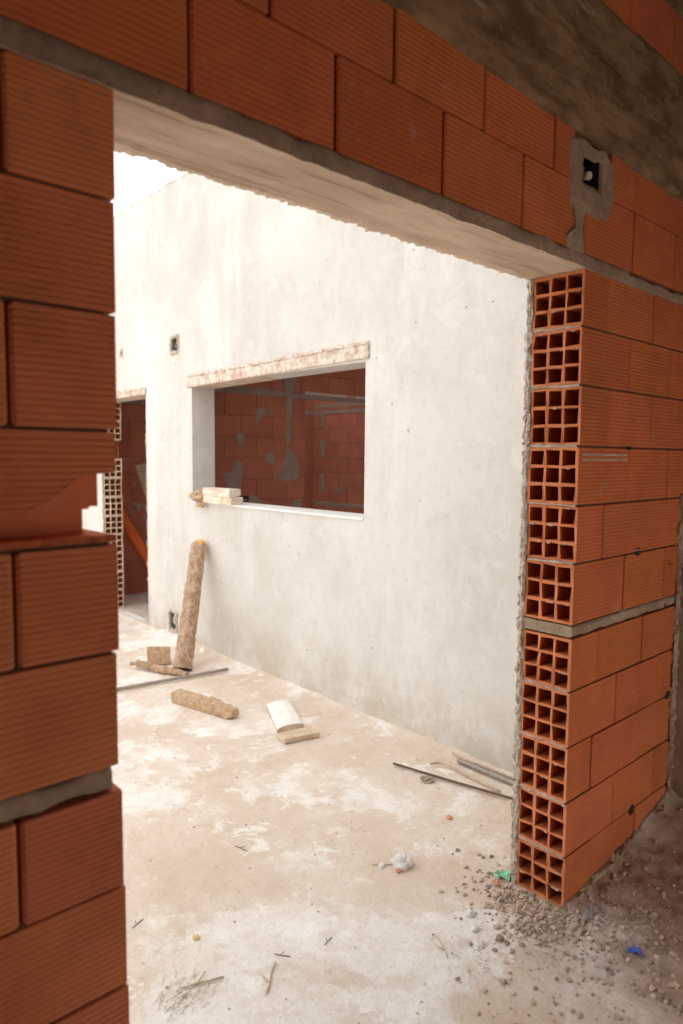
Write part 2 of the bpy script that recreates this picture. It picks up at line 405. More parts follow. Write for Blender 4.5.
def smear(mb, pts, y=-.004, th=.012, hole=None, seed=0, amp=.008, sub=5, wob=.010, xf=lambda p: p):
    """irregular patch of trowelled cement on a wall face; pts (x,z) outline, hole = (x0,x1,z0,z1)"""
    out = []
    for (p, q) in zip(pts, pts[1:] + pts[:1]):
        for k in range(sub):
            x, z = lerp(p[0], q[0], k / sub), lerp(p[1], q[1], k / sub)
            out.append((x + wob * FB(x * 30 + seed, z * 30, 1), z + wob * FB(x * 30, z * 30 + seed, 7)))
    cx = sum(p[0] for p in out) / len(out); cz = sum(p[1] for p in out) / len(out)
    if hole: cx, cz = (hole[0] + hole[1]) / 2, (hole[2] + hole[3]) / 2
    rings = []
    L = 5
    for k in range(L + 1):
        row = []
        for (x, z) in out:
            if hole:
                dx, dz = x - cx, z - cz
                s = min((hole[1] - hole[0]) / 2 / max(abs(dx), 1e-6), (hole[3] - hole[2]) / 2 / max(abs(dz), 1e-6))
                s = min(s, 1); ix, iz = cx + dx * s, cz + dz * s
            else: ix, iz = lerp(cx, x, .05), lerp(cz, z, .05)
            t = k / L; px, pz = lerp(x, ix, t), lerp(z, iz, t)
            yy = (y + th) if k == 0 else y + amp * .6 * FB(px * 30 + seed, pz * 30, 3)
            row.append(mb.vert(xf(Vector((px, yy, pz)))))
        rings.append(row)
    if hole: rings.append([mb.vert(xf(Vector((lerp(x, cx, 1 - min(1, min((hole[1] - hole[0]) / 2 / max(abs(x - cx), 1e-6), (hole[3] - hole[2]) / 2 / max(abs(z - cz), 1e-6)))),
                                               .07, lerp(z, cz, 1 - min(1, min((hole[1] - hole[0]) / 2 / max(abs(x - cx), 1e-6), (hole[3] - hole[2]) / 2 / max(abs(z - cz), 1e-6)))))))) for (x, z) in out])
    n = len(out)
    for a, b in zip(rings, rings[1:]):
        for i in range(n): mb.face([a[i], a[(i + 1) % n], b[(i + 1) % n], b[i]], GM, 0, True)
    if not hole: mb.face(rings[-1], GM, 0, True)
ap = MB()
smear(ap, [(-.125, 2.38), (-.105, 2.45), (-.03, 2.462), (.01, 2.445), (.10, 2.46), (.150, 2.43), (.165, 2.33), (.14, 2.252), (.05, 2.235), (-.02, 2.25), (-.10, 2.25)], hole=(HX0, HX1, HZ0, HZ1), seed=2, y=-.006)
smear(ap, [(-.10, 2.30), (-.02, 2.29), (-.022, 2.20), (-.005, 2.12), (-.10, 2.10), (-.125, 2.15), (-.075, 2.20)], y=-.004, seed=4)
o = ap.build('mortar_patch', M_MORTAR, wall_o); fixn(o); tag(o, 'grey mortar smeared around the switch box hole')
sw = MB()
sw.box(HX0 + .004, HX1 - .004, .045, .052, HZ0 + .003, HZ1 - .003)
sw.box(HX0 + .002, HX0 + .006, .002, .05, HZ0, HZ1); sw.box(HX1 - .006, HX1 - .002, .002, .05, HZ0, HZ1)
swo = tag(sw.build('switch_box', M_DARK), 'dark empty switch box sunk in the brick course over the opening', 'electrical box')
ea = MB(); ea.box(HX0 + .006, HX0 + .020, .004, .008, (HZ0 + HZ1) / 2 - .008, (HZ0 + HZ1) / 2 + .008); ea.build('screw_lug', M_DARK, swo)
cn = MB(); cn.tube([(.006, .046, 2.372), (.004, .02, 2.368), (-.001, -.002, 2.360)], .0125, 12); cn.build('conduit', M_STRAW, swo)
# brick courses with white chalk lines
ch = MB()
for z in (1.512, 1.496): ch.box(.02, .325, -.0034, .0005, z - .0030, z + .0030)
tag(ch.build('chalk_mark', M_CRUST, wall_o), 'two pale scraped lines')

# lintel over the opening: rough front lip, board marked soffit, ragged rear edge
lt = MB(); n = 700; X0, X1 = -1.74, .28
g = []
for i in range(n + 1):
    x = lerp(X0, X1, i / n); rows = []
    lip = .0035 * FB(x * 22, 3)
    z0 = 2.086 + .004 * FB(x * 9, 1, 2)
    zt = 2.134 + .010 * FB(x * 11, 5, 2)
    for k in range(4): rows.append((x, -.004 + .004 * FB(x * 20, k * .8, 4) + (.010 if k == 0 else 0), lerp(zt, z0, k / 3)))
    yb = .203 + .012 * FB(x * 16, 7, 1, 6) + .010 * FB(x * 60, 1, 1, 3) + .006 * FB(x * 160, 2, 1, 2)
    if -1.56 < x < -1.15 and abs(x + 1.36) < .2: yb += .004
    for k in range(1, 9):
        t = k / 8; rows.append((x, lerp(.002, yb, t), z0 + .002 * FB(x * 6, t * 8, 9) + (.002 if (k in (3, 6)) else 0) - (.006 * abs(FB(x * 40, 3)) if k >= 7 else 0)))
    rows.append((x, yb + .001, z0 + .02)); rows.append((x, .185, z0 + .03)); rows.append((x, .185, 2.135))
    g.append([lt.vert(p) for p in rows])
k = len(g[0])
for i in range(n):
    for j in range(k): lt.face([g[i][j], g[i][(j + 1) % k], g[i + 1][(j + 1) % k], g[i + 1][j]], GM, 0 if 3 <= j < k - 3 else 1, j not in (2, 3))
lt.face(g[0]); lt.face(g[-1])
o = lt.build('lintel', [M_SOFFIT, M_MORTAR], wall_o); fixn(o); tag(o, 'pale concrete lintel with ragged rear edge')
mb = MB(); band(-3.3, -1.50, 2.088, 2.132, mb, -.002, .18, seed=11); band(.0, .84, 2.083, 2.122, mb, -.001, .18, seed=13)
tag(fixn(mb.build('mortar_band', M_MORTAR, wall_o)), 'rough mortar course level with the lintel')
# concrete ring beam
bm_ = MB(); n = 320; m = 36; g = []
for i in range(n + 1):
    x = lerp(-3.3, 1.0, i / n); row = []
    zb = lerp(2.482, 2.452, sstep(-.9, .7, x)) + .010 * FB(x * 9, 2) + .005 * FB(x * 50, 1)
    zt = 2.886 + .010 * FB(x * 8, 4)
    rz = 2.70 + .02 * FB(x * 3, 6) + .006 * FB(x * 40, 2)
    for j in range(m + 1):
        z = lerp(zb, zt, j / m)
        y = -.018 + .009 * sstep(rz - .008, rz + .004, z) + .004 * FB(x * 6, z * 9, 2) + .0025 * FB(x * 40, z * 40, 2)
        y -= .010 * max(0, 1 - abs(z - rz) / .012) * (.5 + FB(x * 30, 8))
        if j == 0 or j == m: y += .02
        row.append(bm_.vert((x, y, z)))
    row += [bm_.vert((x, .02, zt)), bm_.vert((x, .02, zb))]; g.append(row)
k = m + 3
for i in range(n):
    for j in range(k): bm_.face([g[i][j], g[i][(j + 1) % k], g[i + 1][(j + 1) % k], g[i + 1][j]], GM, 0, j < m)
o = bm_.build('concrete_beam', M_BEAM, wall_o); fixn(o); tag(o, 'stained grey board-marked ring beam')
# outer plaster skin of this wall and its crumbly edge at the jambs
def crust(mb, pts, rad=.008, step=.006, seed=0, rough=.9, n=7):
    P = [Vector(p) for p in pts]; out = []
    for p, q in zip(P, P[1:]):
        k = max(1, int((q - p).length / step))
        for i in range(k): out.append(p.lerp(q, i / k))
    out.append(P[-1])
    rr = [rad * (1 + .55 * FB(v.x * 60 + seed, v.y * 60, v.z * 60)) for v in out]
    out = [v + Vector((N(v.z * 45 + seed, v.y * 45, v.x * 9), N(v.x * 45, v.z * 45 + seed, 3), N(v.y * 45, v.x * 45, seed))) * rad * .55 for v in out]
    mb.tube(out, rr, n, rough=rough, seed=seed, sm=False)
sk = MB()
sk.box(.004, .70, .181, .203, -.05, 2.10); sk.box(-3.3, .70, .181, .203, 2.115, 3.07); sk.box(-3.3, -1.53, .181, .203, -.05, 2.10)
o = sk.build('outer_plaster', M_PLASTER, wall_o); tag(o, 'grey plaster coat on the courtyard side')
cr = MB()
crust(cr, [(.000, .186, 0), (.000, .187, 2.085)], .0085, .004, seed=1); crust(cr, [(.006, .197, 0), (.005, .197, 2.085)], .0085, .004, seed=5)
for i in range(150): cr.rock(R.uniform(-.004, .004), R.uniform(.182, .204), R.uniform(0, 2.08), R.uniform(.003, .007), R.uniform(.003, .007), R.uniform(.004, .010), i, rough=.6)
crust(cr, [(-1.525, .196, 0), (-1.527, .196, 1.34)], .010, seed=6)
for i, (za, zb) in enumerate(ROWS):     # mortar squeezed out between the ends of the jamb bricks
    if i not in (5,): crust(cr, [(.001, .008, za), (-.001, .175, za + R.uniform(-.002, .002))], .0038, .005, seed=i + 20)
for i in range(46):
    r = R.randrange(len(ROWS)); za, zb = ROWS[r]; k = R.randrange(3); j = R.randrange(4)
    yy = .0095 + k * .0568 + R.uniform(.0, .045); zz = za + .003 + j * (zb - za - .012) / 3.02
    cr.rock(.002, yy, zz, .004, R.uniform(.005, .011), R.uniform(.003, .005), i, rough=.5)
o = cr.build('plaster_edge', M_CRUST, wall_o); tag(o, 'crumbly whitish mortar along the jamb edge')

# ---------------------------------------------------------------- wall with rectangular holes
def wallholes(mb, u0, u1, w0, w1, d0, d1, holes, xf, c=GM):
    """slab u0..u1 x w0..w1 between depths d0,d1; holes (ua,ub,wa,wb,depth or None = through)"""
    us = sorted({u0, u1, *[h[0] for h in holes], *[h[1] for h in holes]}); ws = sorted({w0, w1, *[h[2] for h in holes], *[h[3] for h in holes]})
    def inh(u, w):
        for h in holes:
            if h[0] < u < h[1] and h[2] < w < h[3]: return h
    q = lambda pts: mb.poly([xf(Vector(p)) for p in pts], c)
    for ua, ub in zip(us, us[1:]):
        for wa, wb in zip(ws, ws[1:]):
            h = inh((ua + ub) / 2, (wa + wb) / 2)
            if not h: q([(ua, d0, wa), (ub, d0, wa), (ub, d0, wb), (ua, d0, wb)])
            elif h[4]: q([(ua, d0 + h[4], wa), (ub, d0 + h[4], wa), (ub, d0 + h[4], wb), (ua, d0 + h[4], wb)])
            if not h or h[4]: q([(ua, d1, wa), (ua, d1, wb), (ub, d1, wb), (ub, d1, wa)])
    for h in holes:
        e = d0 + h[4] if h[4] else d1; ua, ub, wa, wb = h[:4]
        q([(ua, d0, wa), (ua, e, wa), (ua, e, wb), (ua, d0, wb)]); q([(ub, d0, wa), (ub, d0, wb), (ub, e, wb), (ub, e, wa)])
        q([(ua, d0, wa), (ub, d0, wa), (ub, e, wa), (ua, e, wa)]); q([(ua, d0, wb), (ua, e, wb), (ub, e, wb), (ub, d0, wb)])
    q([(u0, d0, w1), (u1, d0, w1), (u1, d1, w1), (u0, d1, w1)]); q([(u0, d0, w0), (u0, d0, w1), (u0, d1, w1), (u0, d1, w0)]); q([(u1, d0, w0), (u1, d1, w0), (u1, d1, w1), (u1, d0, w1)])

XW = .692
toX = lambda p: Vector((XW + p.y, p.x, p.z))      # (u=y, d=x, w=z)
WY0, WY1, WZ0, WZ1 = 1.686, 3.594, 1.142, 2.032
DY0, DY1, DZ = 4.358, 5.30, 2.012
pw = MB()
H1 = (3.788, 3.905, 2.305, 2.430, .07); H2 = (4.795, 4.840, 2.375, 2.435, .05); H3 = (3.86, 3.985, .065, .225, .08)
wallholes(pw, .203, 8.5, -.1, 3.61, 0, .2, [(WY0, WY1, WZ0, WZ1, None), (DY0, DY1 + .30, -.099, DZ, None), H1, H2, H3], toX)
pw.box(XW, XW + .012, DY1, DY1 + .30, -.1, DZ); pw.box(XW + .012, XW + .2, DY1 + .29, DY1 + .3, -.1, DZ)
pwall = structure(pw.build('wall_right', M_PLASTER), 'long pale grey cement plastered wall with window opening and doorway'); fixn(pwall)
# second coat: slightly uneven lumps on the coping
cp = MB(); crust(cp, [(XW + .01, y / 10, 3.612 + .004 * math.sin(y)) for y in range(20, 84)], .014, .03, 3, .6); crust(cp, [(XW + .19, y / 10, 3.61) for y in range(20, 84)], .014, .03, 4, .6)
tag(cp.build('coping_edge', M_PLASTER, pwall), 'uneven top edge')
# exposed rough lintel bands above window and doorway
def rough_band(y0, y1, zb0, zb1, zt0, zt1, name, seed, back=.2):
    mb = MB(); n = int((y1 - y0) / .012); m = 8; g = []
    for i in range(n + 1):
        t = i / n; y = lerp(y0, y1, t); row = []
        zb = lerp(zb0, zb1, t); zt = lerp(zt0, zt1, t) + .010 * FB(y * 14, seed) + .006 * FB(y * 60, seed)
        for j in range(m + 1):
            z = lerp(zb, zt, j / m)
            row.append(mb.vert((XW - .010 + .006 * FB(y * 30, z * 30, seed) + (.012 if j == m else 0), y, z)))
        g.append(row)
    for i in range(n):
        for j in range(m): mb.face([g[i][j], g[i][j + 1], g[i + 1][j + 1], g[i + 1][j]], GM, 0, True)
        a_, b_ = g[i][0], g[i + 1][0]; va, vb = Vector(mb.v[a_]), Vector(mb.v[b_])
        mb.face([a_, b_, mb.vert((XW + back, vb.y, vb.z)), mb.vert((XW + back, va.y, va.z))], GM, 1)
    crust(mb, [(XW - .004, lerp(y0, y1, k / 30), lerp(zt0, zt1, k / 30) + .003) for k in range(31)], .011, .008, seed + 9)
    o = mb.build(name, [M_LBAND, M_SOFFIT], pwall); return fixn(o)
def m_lband():
    t = NT('chipped_lintel_face', .9)
    c = t.mix(t.ramp(t.noise(20, 6, .7, dist=.6), .42, .58), (.80, .74, .66), (.66, .50, .41))
    c = t.mix(t.ramp(t.noise(10, 5, .7), .56, .64, 0, .7), c, (.62, .33, .24))
    c = t.mix(t.ramp(t.noise(45, 4, .7), .62, .7, 0, .8), c, (.28, .18, .12))
    return t.out(c, t.noise(60, 7, .7), .9, .012)
M_LBAND = m_lband()
tag(rough_band(1.655, 3.650, 2.046, 2.020, 2.128, 2.100, 'window_lintel', 3), 'chipped white and reddish lintel band')
tag(rough_band(4.345, 5.34, 2.012, 2.006, 2.060, 2.052, 'doorway_lintel', 8), 'crumbling edge over the doorway')
# window sill: smooth strip, sky light on its top painted as white
si = MB(); si.rbox(Matrix.Translation((XW + .098, (WY0 + WY1) / 2, WZ0 + .004)), .215, WY1 - WY0 - .004, .014, jit=.002)
tag(si.build('window_sill', M_TILE, pwall), 'thin sill whitened for sky light')
# crumbled rims of holes and door edge
rim = MB()
for (ya, yb, za, zb, d), s in ((H1, 1), (H2, 2), (H3, 3)):
    crust(rim, [(XW - .001, ya, za), (XW - .001, yb, za), (XW - .001, yb, zb), (XW - .001, ya, zb), (XW - .001, ya, za)], .012 if s != 2 else .006, .006, s)
    for q in range(14): rim.rock(XW + .002, lerp(ya, yb, R.random()), R.choice((za, zb)) + R.uniform(-.012, .012), .006, R.uniform(.006, .014), R.uniform(.005, .012), q, rough=.6)
crust(rim, [(XW + .004, DY0, 0), (XW + .004, DY0, 2.01)], .007, .02, 4, .8)
for i in range(7): rim.rock(XW + .004, DY0 + R.uniform(.0, .006), R.uniform(.2, 1.9), .012, R.uniform(.008, .014), R.uniform(.02, .05), i + 50, rough=.5)
rim.rock(XW + .03, 3.915, .15, .03, .03, .05, 9, (.5, .5, .5))
tag(rim.build('plaster_chip', M_CRUST, pwall), 'broken plaster rims around the holes')
# doorway's far jamb: bare ends of hollow bricks whitened by mortar
jb = MB()
swap = lambda p: Vector((XW + .012 + p.y, DY1 + .004 + p.x, p.z))  # brick long axis -> +y, holes face -y
for i in range(11):
    z0 = i * .1825
    if i == 8: continue
    brick(jb, -.02 + R.uniform(-.006, .006), .30, z0, z0 + .1825, th=.186, ribs=False, hollow='L', xf=swap, c=(1.05, 1.1, 1.15), capc=(1.45, 3.9, 7.5), web=.0125, gap=.001)
brick(jb, .05, .30, 8 * .1825, 9 * .1825, th=.186, ribs=False, hollow='L', xf=swap)
dj = jb.build('doorway_jamb', M_BRICK, pwall); fixn(dj); tag(dj, 'bare hollow brick ends in the far door jamb')
cj = MB()
for i in range(12):
    crust(cj, [(XW + .008, DY1 - .014, i * .1825), (XW + .19, DY1 - .014, i * .1825)], .005, .008, i)
crust(cj, [(XW + .004, DY1 - .012, 0), (XW + .004, DY1 - .012, 2.0)], .006, .01, 5)
M_JW = flat('whitened_mortar', (.72, .66, .60), .9)
tag(cj.build('jamb_mortar', M_JW, dj), 'whitish mortar on the brick ends')
# electrical boxes sunk in the plaster
def ebox(h, name, label):
    ya, yb, za, zb, d = h; mb = MB(); w = .006
    for (a1, b1, c1, d1) in ((ya + w, yb - w, za + w, za + 2 * w), (ya + w, yb - w, zb - 2 * w, zb - w), (ya + w, ya + 2 * w, za + w, zb - w), (yb - 2 * w, yb - w, za + w, zb - w)):
        mb.box(XW + .012, XW + .06, a1, b1, c1, d1)
    o = tag(mb.build(name, M_GREYBOX), label, 'electrical box')
    bk = MB(); bk.box(XW + .056, XW + .062, ya + w, yb - w, za + w, zb - w); bk.build('back_plate', M_DARK, o)
    k = MB(); k.tube([(XW + .056, (ya + yb) / 2, (za + zb) / 2 + .02), (XW + .02, (ya + yb) / 2 + .005, (za + zb) / 2), (XW + .008, (ya + yb) / 2 - .006, (za + zb) / 2 - .015)], .012, 10)
    k.build('conduit', M_GREYBOX, o); return o
ebox(H1, 'outlet_box', 'grey outlet box set in the plaster above and left of the window')
ebox((4.795, 4.84, 2.375, 2.435, .05), 'outlet_box', 'tiny outlet hole in the plaster above the doorway')
ebox(H3, 'outlet_box', 'open outlet hole low on the plaster beside the leaning log')

# ---------------------------------------------------------------- rooms behind: plain block walls
def blockwall(name, x0, x1, z0, z1, xf, label, cut=None, off=0, mortz=2.09):
    mb = MB(); jm = MB(); z = z0; r = 0
    hh = .1875
    while z < z1 - .02:
        if abs(z - (mortz - .0)) < .05 and mortz: band_ = True
        else: band_ = False
        if band_:
            for (ya, yb) in ([(x0, x1)]):
                jm.box(ya, yb, -.004, .02, z, z + .045, GM)
            z += .045; mortband = z; 
        x = x0 - (.17 if (r + off) % 2 else 0.0)
        while x < x1 - .01:
            xa, xb = max(x, x0), min(x + .34, x1)
            if xb - xa > .03 and not (cut and xa >= cut[0] - .01 and z < cut[1]):
                if cut and xb > cut[0] and z < cut[1]: xb = cut[0]
                brick(mb, xa + .002, xb - .002, z, z + hh, th=.12, ribs=False, gap=.0016, xf=lambda p: p, jit=.003)
            x += .34
        z += hh; r += 1
    if cut: jm.box(x0, cut[0] - .01, .008, .12, z0, cut[1]); jm.box(x0, x1, .008, .12, cut[1], z1)
    else: jm.box(x0, x1, .008, .12, z0, z1)
    mb.v = [tuple(xf(Vector(v))) for v in mb.v]; jm.v = [tuple(xf(Vector(v))) for v in jm.v]
    o = structure(mb.build(name, M_BRICKIN), label); fixn(o)
    q = jm.build('mortar', M_MORTARIN, o); fixn(q); return o
idn = lambda p: p
YA, XB, YC = 3.99, 3.77, 5.85
wa = blockwall('wall_back', .893, XB, -.02, 2.95, lambda p: Vector((p.x, p.y + YA, p.z)), 'red block partition wall seen through the window opening', cut=(2.13, 2.085))
wb = blockwall('wall_far', 0.2, 5.85, -.02, 2.95, lambda p: Vector((XB + p.y, 6.05 - p.x, p.z)), 'red block wall deep behind the partition, seen at right through the window', off=1)
wc = blockwall('wall_rear', .893, XB + .06, -.02, 2.95, lambda p: Vector((p.x, p.y + YC, p.z)), 'red block wall at the end of the room beyond the doorway', off=1)
ln = MB(); ln.rbox(Matrix.Translation((2.95, YA + .055, 2.098)), 1.66, .15, .026, jit=.002)
tag(ln.build('partition_lintel', M_LBAND, wa), 'pale thin lintel over the gap in the partition')
sm = MB()
A = lambda p: Vector((p.x, p.y + YA, p.z))
smear(sm, [(1.835, 2.30), (2.03, 2.32), (2.0, 2.1), (1.97, 1.8), (1.97, 1.58), (1.90, 1.55), (1.90, 1.8), (1.885, 2.1)], xf=A, seed=1)
smear(sm, [(1.90, 1.60), (1.98, 1.58), (2.05, 1.45), (2.09, 1.34), (2.02, 1.26), (1.90, 1.24), (1.77, 1.29), (1.86, 1.36), (1.88, 1.5)], xf=A, seed=2)
smear(sm, [(1.29, 2.13), (1.12, 2.14), (1.12, 2.04), (1.34, 2.05), (1.5, 2.03), (1.9, 2.07), (1.9, 2.10), (1.4, 2.12)], xf=A, seed=3)
smear(sm, [(1.36, 1.72), (1.45, 1.70), (1.44, 1.62), (1.40, 1.56), (1.35, 1.63)], xf=A, seed=4)
smear(sm, [(1.37, 1.50), (1.42, 1.46), (1.44, 1.36), (1.40, 1.22), (1.42, 1.14), (1.34, 1.14), (1.24, 1.22), (1.20, 1.34), (1.30, 1.38), (1.33, 1.45)], xf=A, seed=5)
smear(sm, [(1.50, 1.18), (1.58, 1.15), (1.66, 1.06), (1.70, 1.0), (1.48, 1.0), (1.46, 1.1)], xf=A, seed=6)
smear(sm, [(1.66, 1.52), (1.76, 1.56), (1.78, 1.48), (1.74, 1.42), (1.66, 1.46)], xf=A, seed=7)
smear(sm, [(1.55, 1.93), (1.66, 1.95), (1.78, 1.90), (1.66, 1.89), (1.60, 1.87), (1.58, 1.76), (1.55, 1.76)], xf=A, seed=8)
smear(sm, [(1.98, 1.10), (2.10, 1.10), (2.10, .95), (1.98, .95)], xf=A, seed=9)
tag(fixn(sm.build('cement_patch', M_MORTARIN, wa)), 'grey cement chases and patches')
sm = MB()
B = lambda p: Vector((XB + p.y, p.x, p.z))
smear(sm, [(5.85, 2.17), (4.5, 2.18), (4.5, 2.12), (5.85, 2.11)], xf=B, seed=11)
smear(sm, [(5.60, 2.1), (5.70, 2.1), (5.68, 1.86), (5.61, 1.88)], xf=B, seed=12)
smear(sm, [(5.58, 1.74), (5.70, 1.72), (5.69, 1.50), (5.60, 1.46)], xf=B, seed=13)
smear(sm, [(5.62, 1.30), (5.72, 1.28), (5.70, 1.02), (5.60, 1.06)], xf=B, seed=14)
smear(sm, [(5.30, 1.12), (5.42, 1.12), (5.36, 1.0)], xf=B, seed=15)
smear(sm, [(5.85, .92), (4.5, .93), (4.5, .87), (5.85, .86)], xf=B, seed=16)
tag(fixn(sm.build('cement_patch', M_MORTARIN, wb)), 'grey cement band and patches')
sm = MB()
C_ = lambda p: Vector((p.x, p.y + YC, p.z))
smear(sm, [(1.15, 2.12), (1.7, 2.10), (1.7, 2.04), (1.15, 2.05)], xf=C_, seed=21)
smear(sm, [(1.28, .98), (1.5, .97), (1.5, .93), (1.28, .93)], xf=C_, seed=22)
smear(sm, [(1.3, .60), (1.5, .58), (1.55, .48), (1.42, .38), (1.32, .42)], xf=C_, seed=23)
for k in range(9): smear(sm, [(x := R.uniform(1.2, 1.45), z := R.uniform(.55, 1.3)), (x + .05, z), (x + .05, z + .04), (x, z + .05)], xf=C_, seed=24 + k)
tag(fixn(sm.build('cement_patch', M_MORTARIN, wc)), 'grey cement patches')
eb = MB(); eb.box(1.385, 1.475, YA - .012, YA + .02, 1.09, 1.145)
e_ = tag(eb.build('socket_box', M_BLACK), 'black socket box in the partition wall behind the sill blocks', 'electrical box')
pl_ = MB(); pl_.box(1.40, 1.46, YA - .014, YA - .011, 1.10, 1.118); pl_.build('socket_insert', M_GREYBOX, e_)
# roof slab over those rooms
rf = MB(); wallholes(rf, .70, 4.1, .1, 8.3, -3.11, -2.95, [(2.2, 3.65, 4.3, 5.7, None), (2.0, 3.65, .6, 2.8, None)], lambda p: Vector((p.x, p.z, -p.y)))
structure(fixn(rf.build('roof', M_BEAM)), 'concrete roof slab over the far rooms', 'roof')
ew = MB(); ew.box(.893, 4.1, .0, .2, -.05, 2.95); ew.box(.893, 4.1, 8.3, 8.5, -.05, 2.95)
structure(ew.build('wall_end', M_MORTARIN), 'plain end wall of the far rooms')

# ---------------------------------------------------------------- ground
def hgt(x, y):
    h = .004 * FB(x * 1.3, y * 1.3, 1) + .0025 * FB(x * 8, y * 8, 2)
    # soil heap inside along the pier and in the corner
    d = math.hypot(x - .62, (y + .55) * .95)
    k = sstep(1.15, .35, d) if y < .5 else 0
    h += k * (.000 + .016 * FB(x * 9, y * 9, 3) + .010 * FB(x * 26, y * 26, 5))
    if y < .01 and x > .0: h += .085 * sstep(.05, .8, x) * math.exp(-(abs(y)) / .16) + .02 * math.exp(-abs(y) / .05)
    if y < .01: h += .06 * math.exp(-max(0, .815 - x) / .13) * sstep(-2, 0, y)
    # debris round the jamb foot
    h += .004 * math.exp(-((x + .03) ** 2 + (y - .10) ** 2) / .02) * (1 + FB(x * 20, y * 20, 4))
    # dust fillet at foot of plastered wall
    if y > .2:
        w = .035 + .055 * math.exp(-((y - 3.65) / .45) ** 2)
        h += (.022 + .035 * math.exp(-((y - 3.7) / .4) ** 2)) * math.exp(-max(0, XW - x) / w) * (1 + .5 * FB(x * 7, y * 7, 8)) * (0 if x > XW + .1 and y > DY0 else 1)
    return h
def axis(lo, a, b, hi, fine, coarse):
    out = []; x = lo
    while x < a: out.append(x); x += coarse
    x = a
    while x < b: out.append(x); x += fine
    x = b
    while x <= hi + .001: out.append(x); x += coarse
    return out
ax = axis(-9, -1.7, .9, 6, .0125, .25); ay = axis(-12, -1.1, 1.3, 1.31, .0125, .25)[:-1] + axis(1.3, 1.3, 4.4, 12, .022, .25)
fl = MB(); idx = [[fl.vert((x, y, hgt(x, y))) for y in ay] for x in ax]
for i in range(len(ax) - 1):
    for j in range(len(ay) - 1): fl.face([idx[i][j], idx[i + 1][j], idx[i + 1][j + 1], idx[i][j + 1]], GM, 0, True)
structure(fl.build('floor', M_FLOOR), 'dusty beige concrete ground with white lime patches and brown soil near the pier', 'floor')

# ---------------------------------------------------------------- the room the camera stands in
rw = MB(); rw.box(.822, 1.05, -2.7, 0.0, -.05, 2.47); rw.box(1.0, 1.15, -2.7, .18, 2.47, 3.07)
rwo = structure(rw.build('wall_side', M_MORTAR), 'rough grey side wall beside the brick pier')
cr = MB(); crust(cr, [(.80, -.006, .06), (.80, -.006, 1.36)], .013, .012, 3, .9); crust(cr, [(.62, -.006, .075), (.81, -.02, .105)], .018, .012, 9)
crust(cr, [(.0, -.004, .006), (.3, -.006, .03), (.62, -.006, .07)], .014, .008, 12)
tag(cr.build('mortar_fillet', M_MORTAR, wall_o), 'rough mortar in the corner and along the wall foot')
lw = MB(); wallholes(lw, -2.7, .0, -.05, 3.07, 0, .2, [], lambda p: Vector((-3.3 - p.y, p.x, p.z)))
structure(fixn(lw.build('wall_left', M_BRICKIN)), 'unplastered clay wall on the near side of the room')
bw = MB(); wallholes(bw, -3.3, .822, -.05, 3.07, 0, .2, [(-.9, .70, .0, 1.7, None)], lambda p: Vector((p.x, -2.5 - p.y, p.z)))  # unseen opening, sized and placed to throw light on the right pier
structure(fixn(bw.build('wall_near', M_BRICKIN)), 'unplastered clay wall behind the viewer')
cl = MB(); cl.box(-3.5, 1.15, -2.7, .203, 3.07, 3.25)
structure(cl.build('ceiling', M_BEAM), 'grey concrete ceiling slab of the near room', 'ceiling')

# ---------------------------------------------------------------- flat black patches painting the shade of gaps in the brickwork
gp = MB()
for (x, z, w, h) in ((.44, 1.166, .026, .018), (.483, .178, .022, .022), (.335, 1.536, .020, .008), (.76, .560, .026, .018), (.70, .93, .007, .008), (.72, 1.10, .009, .009)):
    pts = [(x + w * math.cos(t) * (1 + .5 * N(t * 3, x * 9)), z + h * math.sin(t) * (1 + .5 * N(t * 3 + 5, z * 9))) for t in [k * math.pi / 5 for k in range(10)]]
    gp.poly([(a_, -.0022, b_) for a_, b_ in pts])
tag(gp.build('chip_shade_patch', M_BLACK, wall_o), 'flat black patches for the shade in chipped brick corners')

# ---------------------------------------------------------------- loose things
def line(a, b, n): a, b = Vector(a), Vector(b); return [a.lerp(b, i / n) for i in range(n + 1)]
# leaning log
lg = MB(); L = line((.318, 3.105, .012), (.630, 3.40, .835), 70)
rad = [lerp(.066, .056, i / 70) * (1 + .05 * N(i * .3, 3)) for i in range(71)]
L = [p + Vector((.004 * N(i * .08, 1), .005 * N(i * .09, 4), 0)) for i, p in enumerate(L)]
lg.tube(L, rad, 26, rough=.07, seed=4, cap=False)
log = tag(lg.build('log', M_BARK), 'rough brown log leaning upright against the plastered wall', 'log')
ct = MB(); d = (L[-1] - L[-2]).normalized(); ct.tube([L[-1] - d * .012, L[-1] + d * .002, L[-1] + d * .022 + Vector((.004, .010, 0))], [.0535, .053, .030], 16, rough=.12, sm=False)
tag(ct.build('cut_end', M_CUT, log), 'bright orange sawn end')
# broken branch lying at log foot
st = MB()
P = [(.075, 3.40, .030), (.10, 3.34, .042), (.135, 3.27, .032), (.17, 3.19, .026), (.205, 3.11, .028), (.24, 3.03, .024), (.272, 2.955, .020)]
Q = []
for p, q in zip(P, P[1:]): Q += line(p, q, 5)[:-1]
Q.append(Vector(P[-1]))
st.tube(Q, [(.013, .026, .024, .027, .022, .021, .017)[min(6, i // 5)] for i in range(len(Q))], 10, rough=.35, seed=2)
br = tag(st.build('branch', M_BARK), 'knobbly broken branch lying on the ground at the foot of the log', 'branch')
k = MB(); k.tube(line((.14, 3.26, .04), (.19, 3.31, .055), 4), [.014, .012, .009, .004, .003], 7, rough=.3); k.build('branch_stub', M_BARK, br)
sb = MB(); sb.rbox(Matrix.Translation((.27, 3.36, .062)) @ Matrix.Rotation(-.45, 4, 'Z') @ Matrix.Rotation(-.35, 4, 'X'), .16, .035, .13, jit=.014)
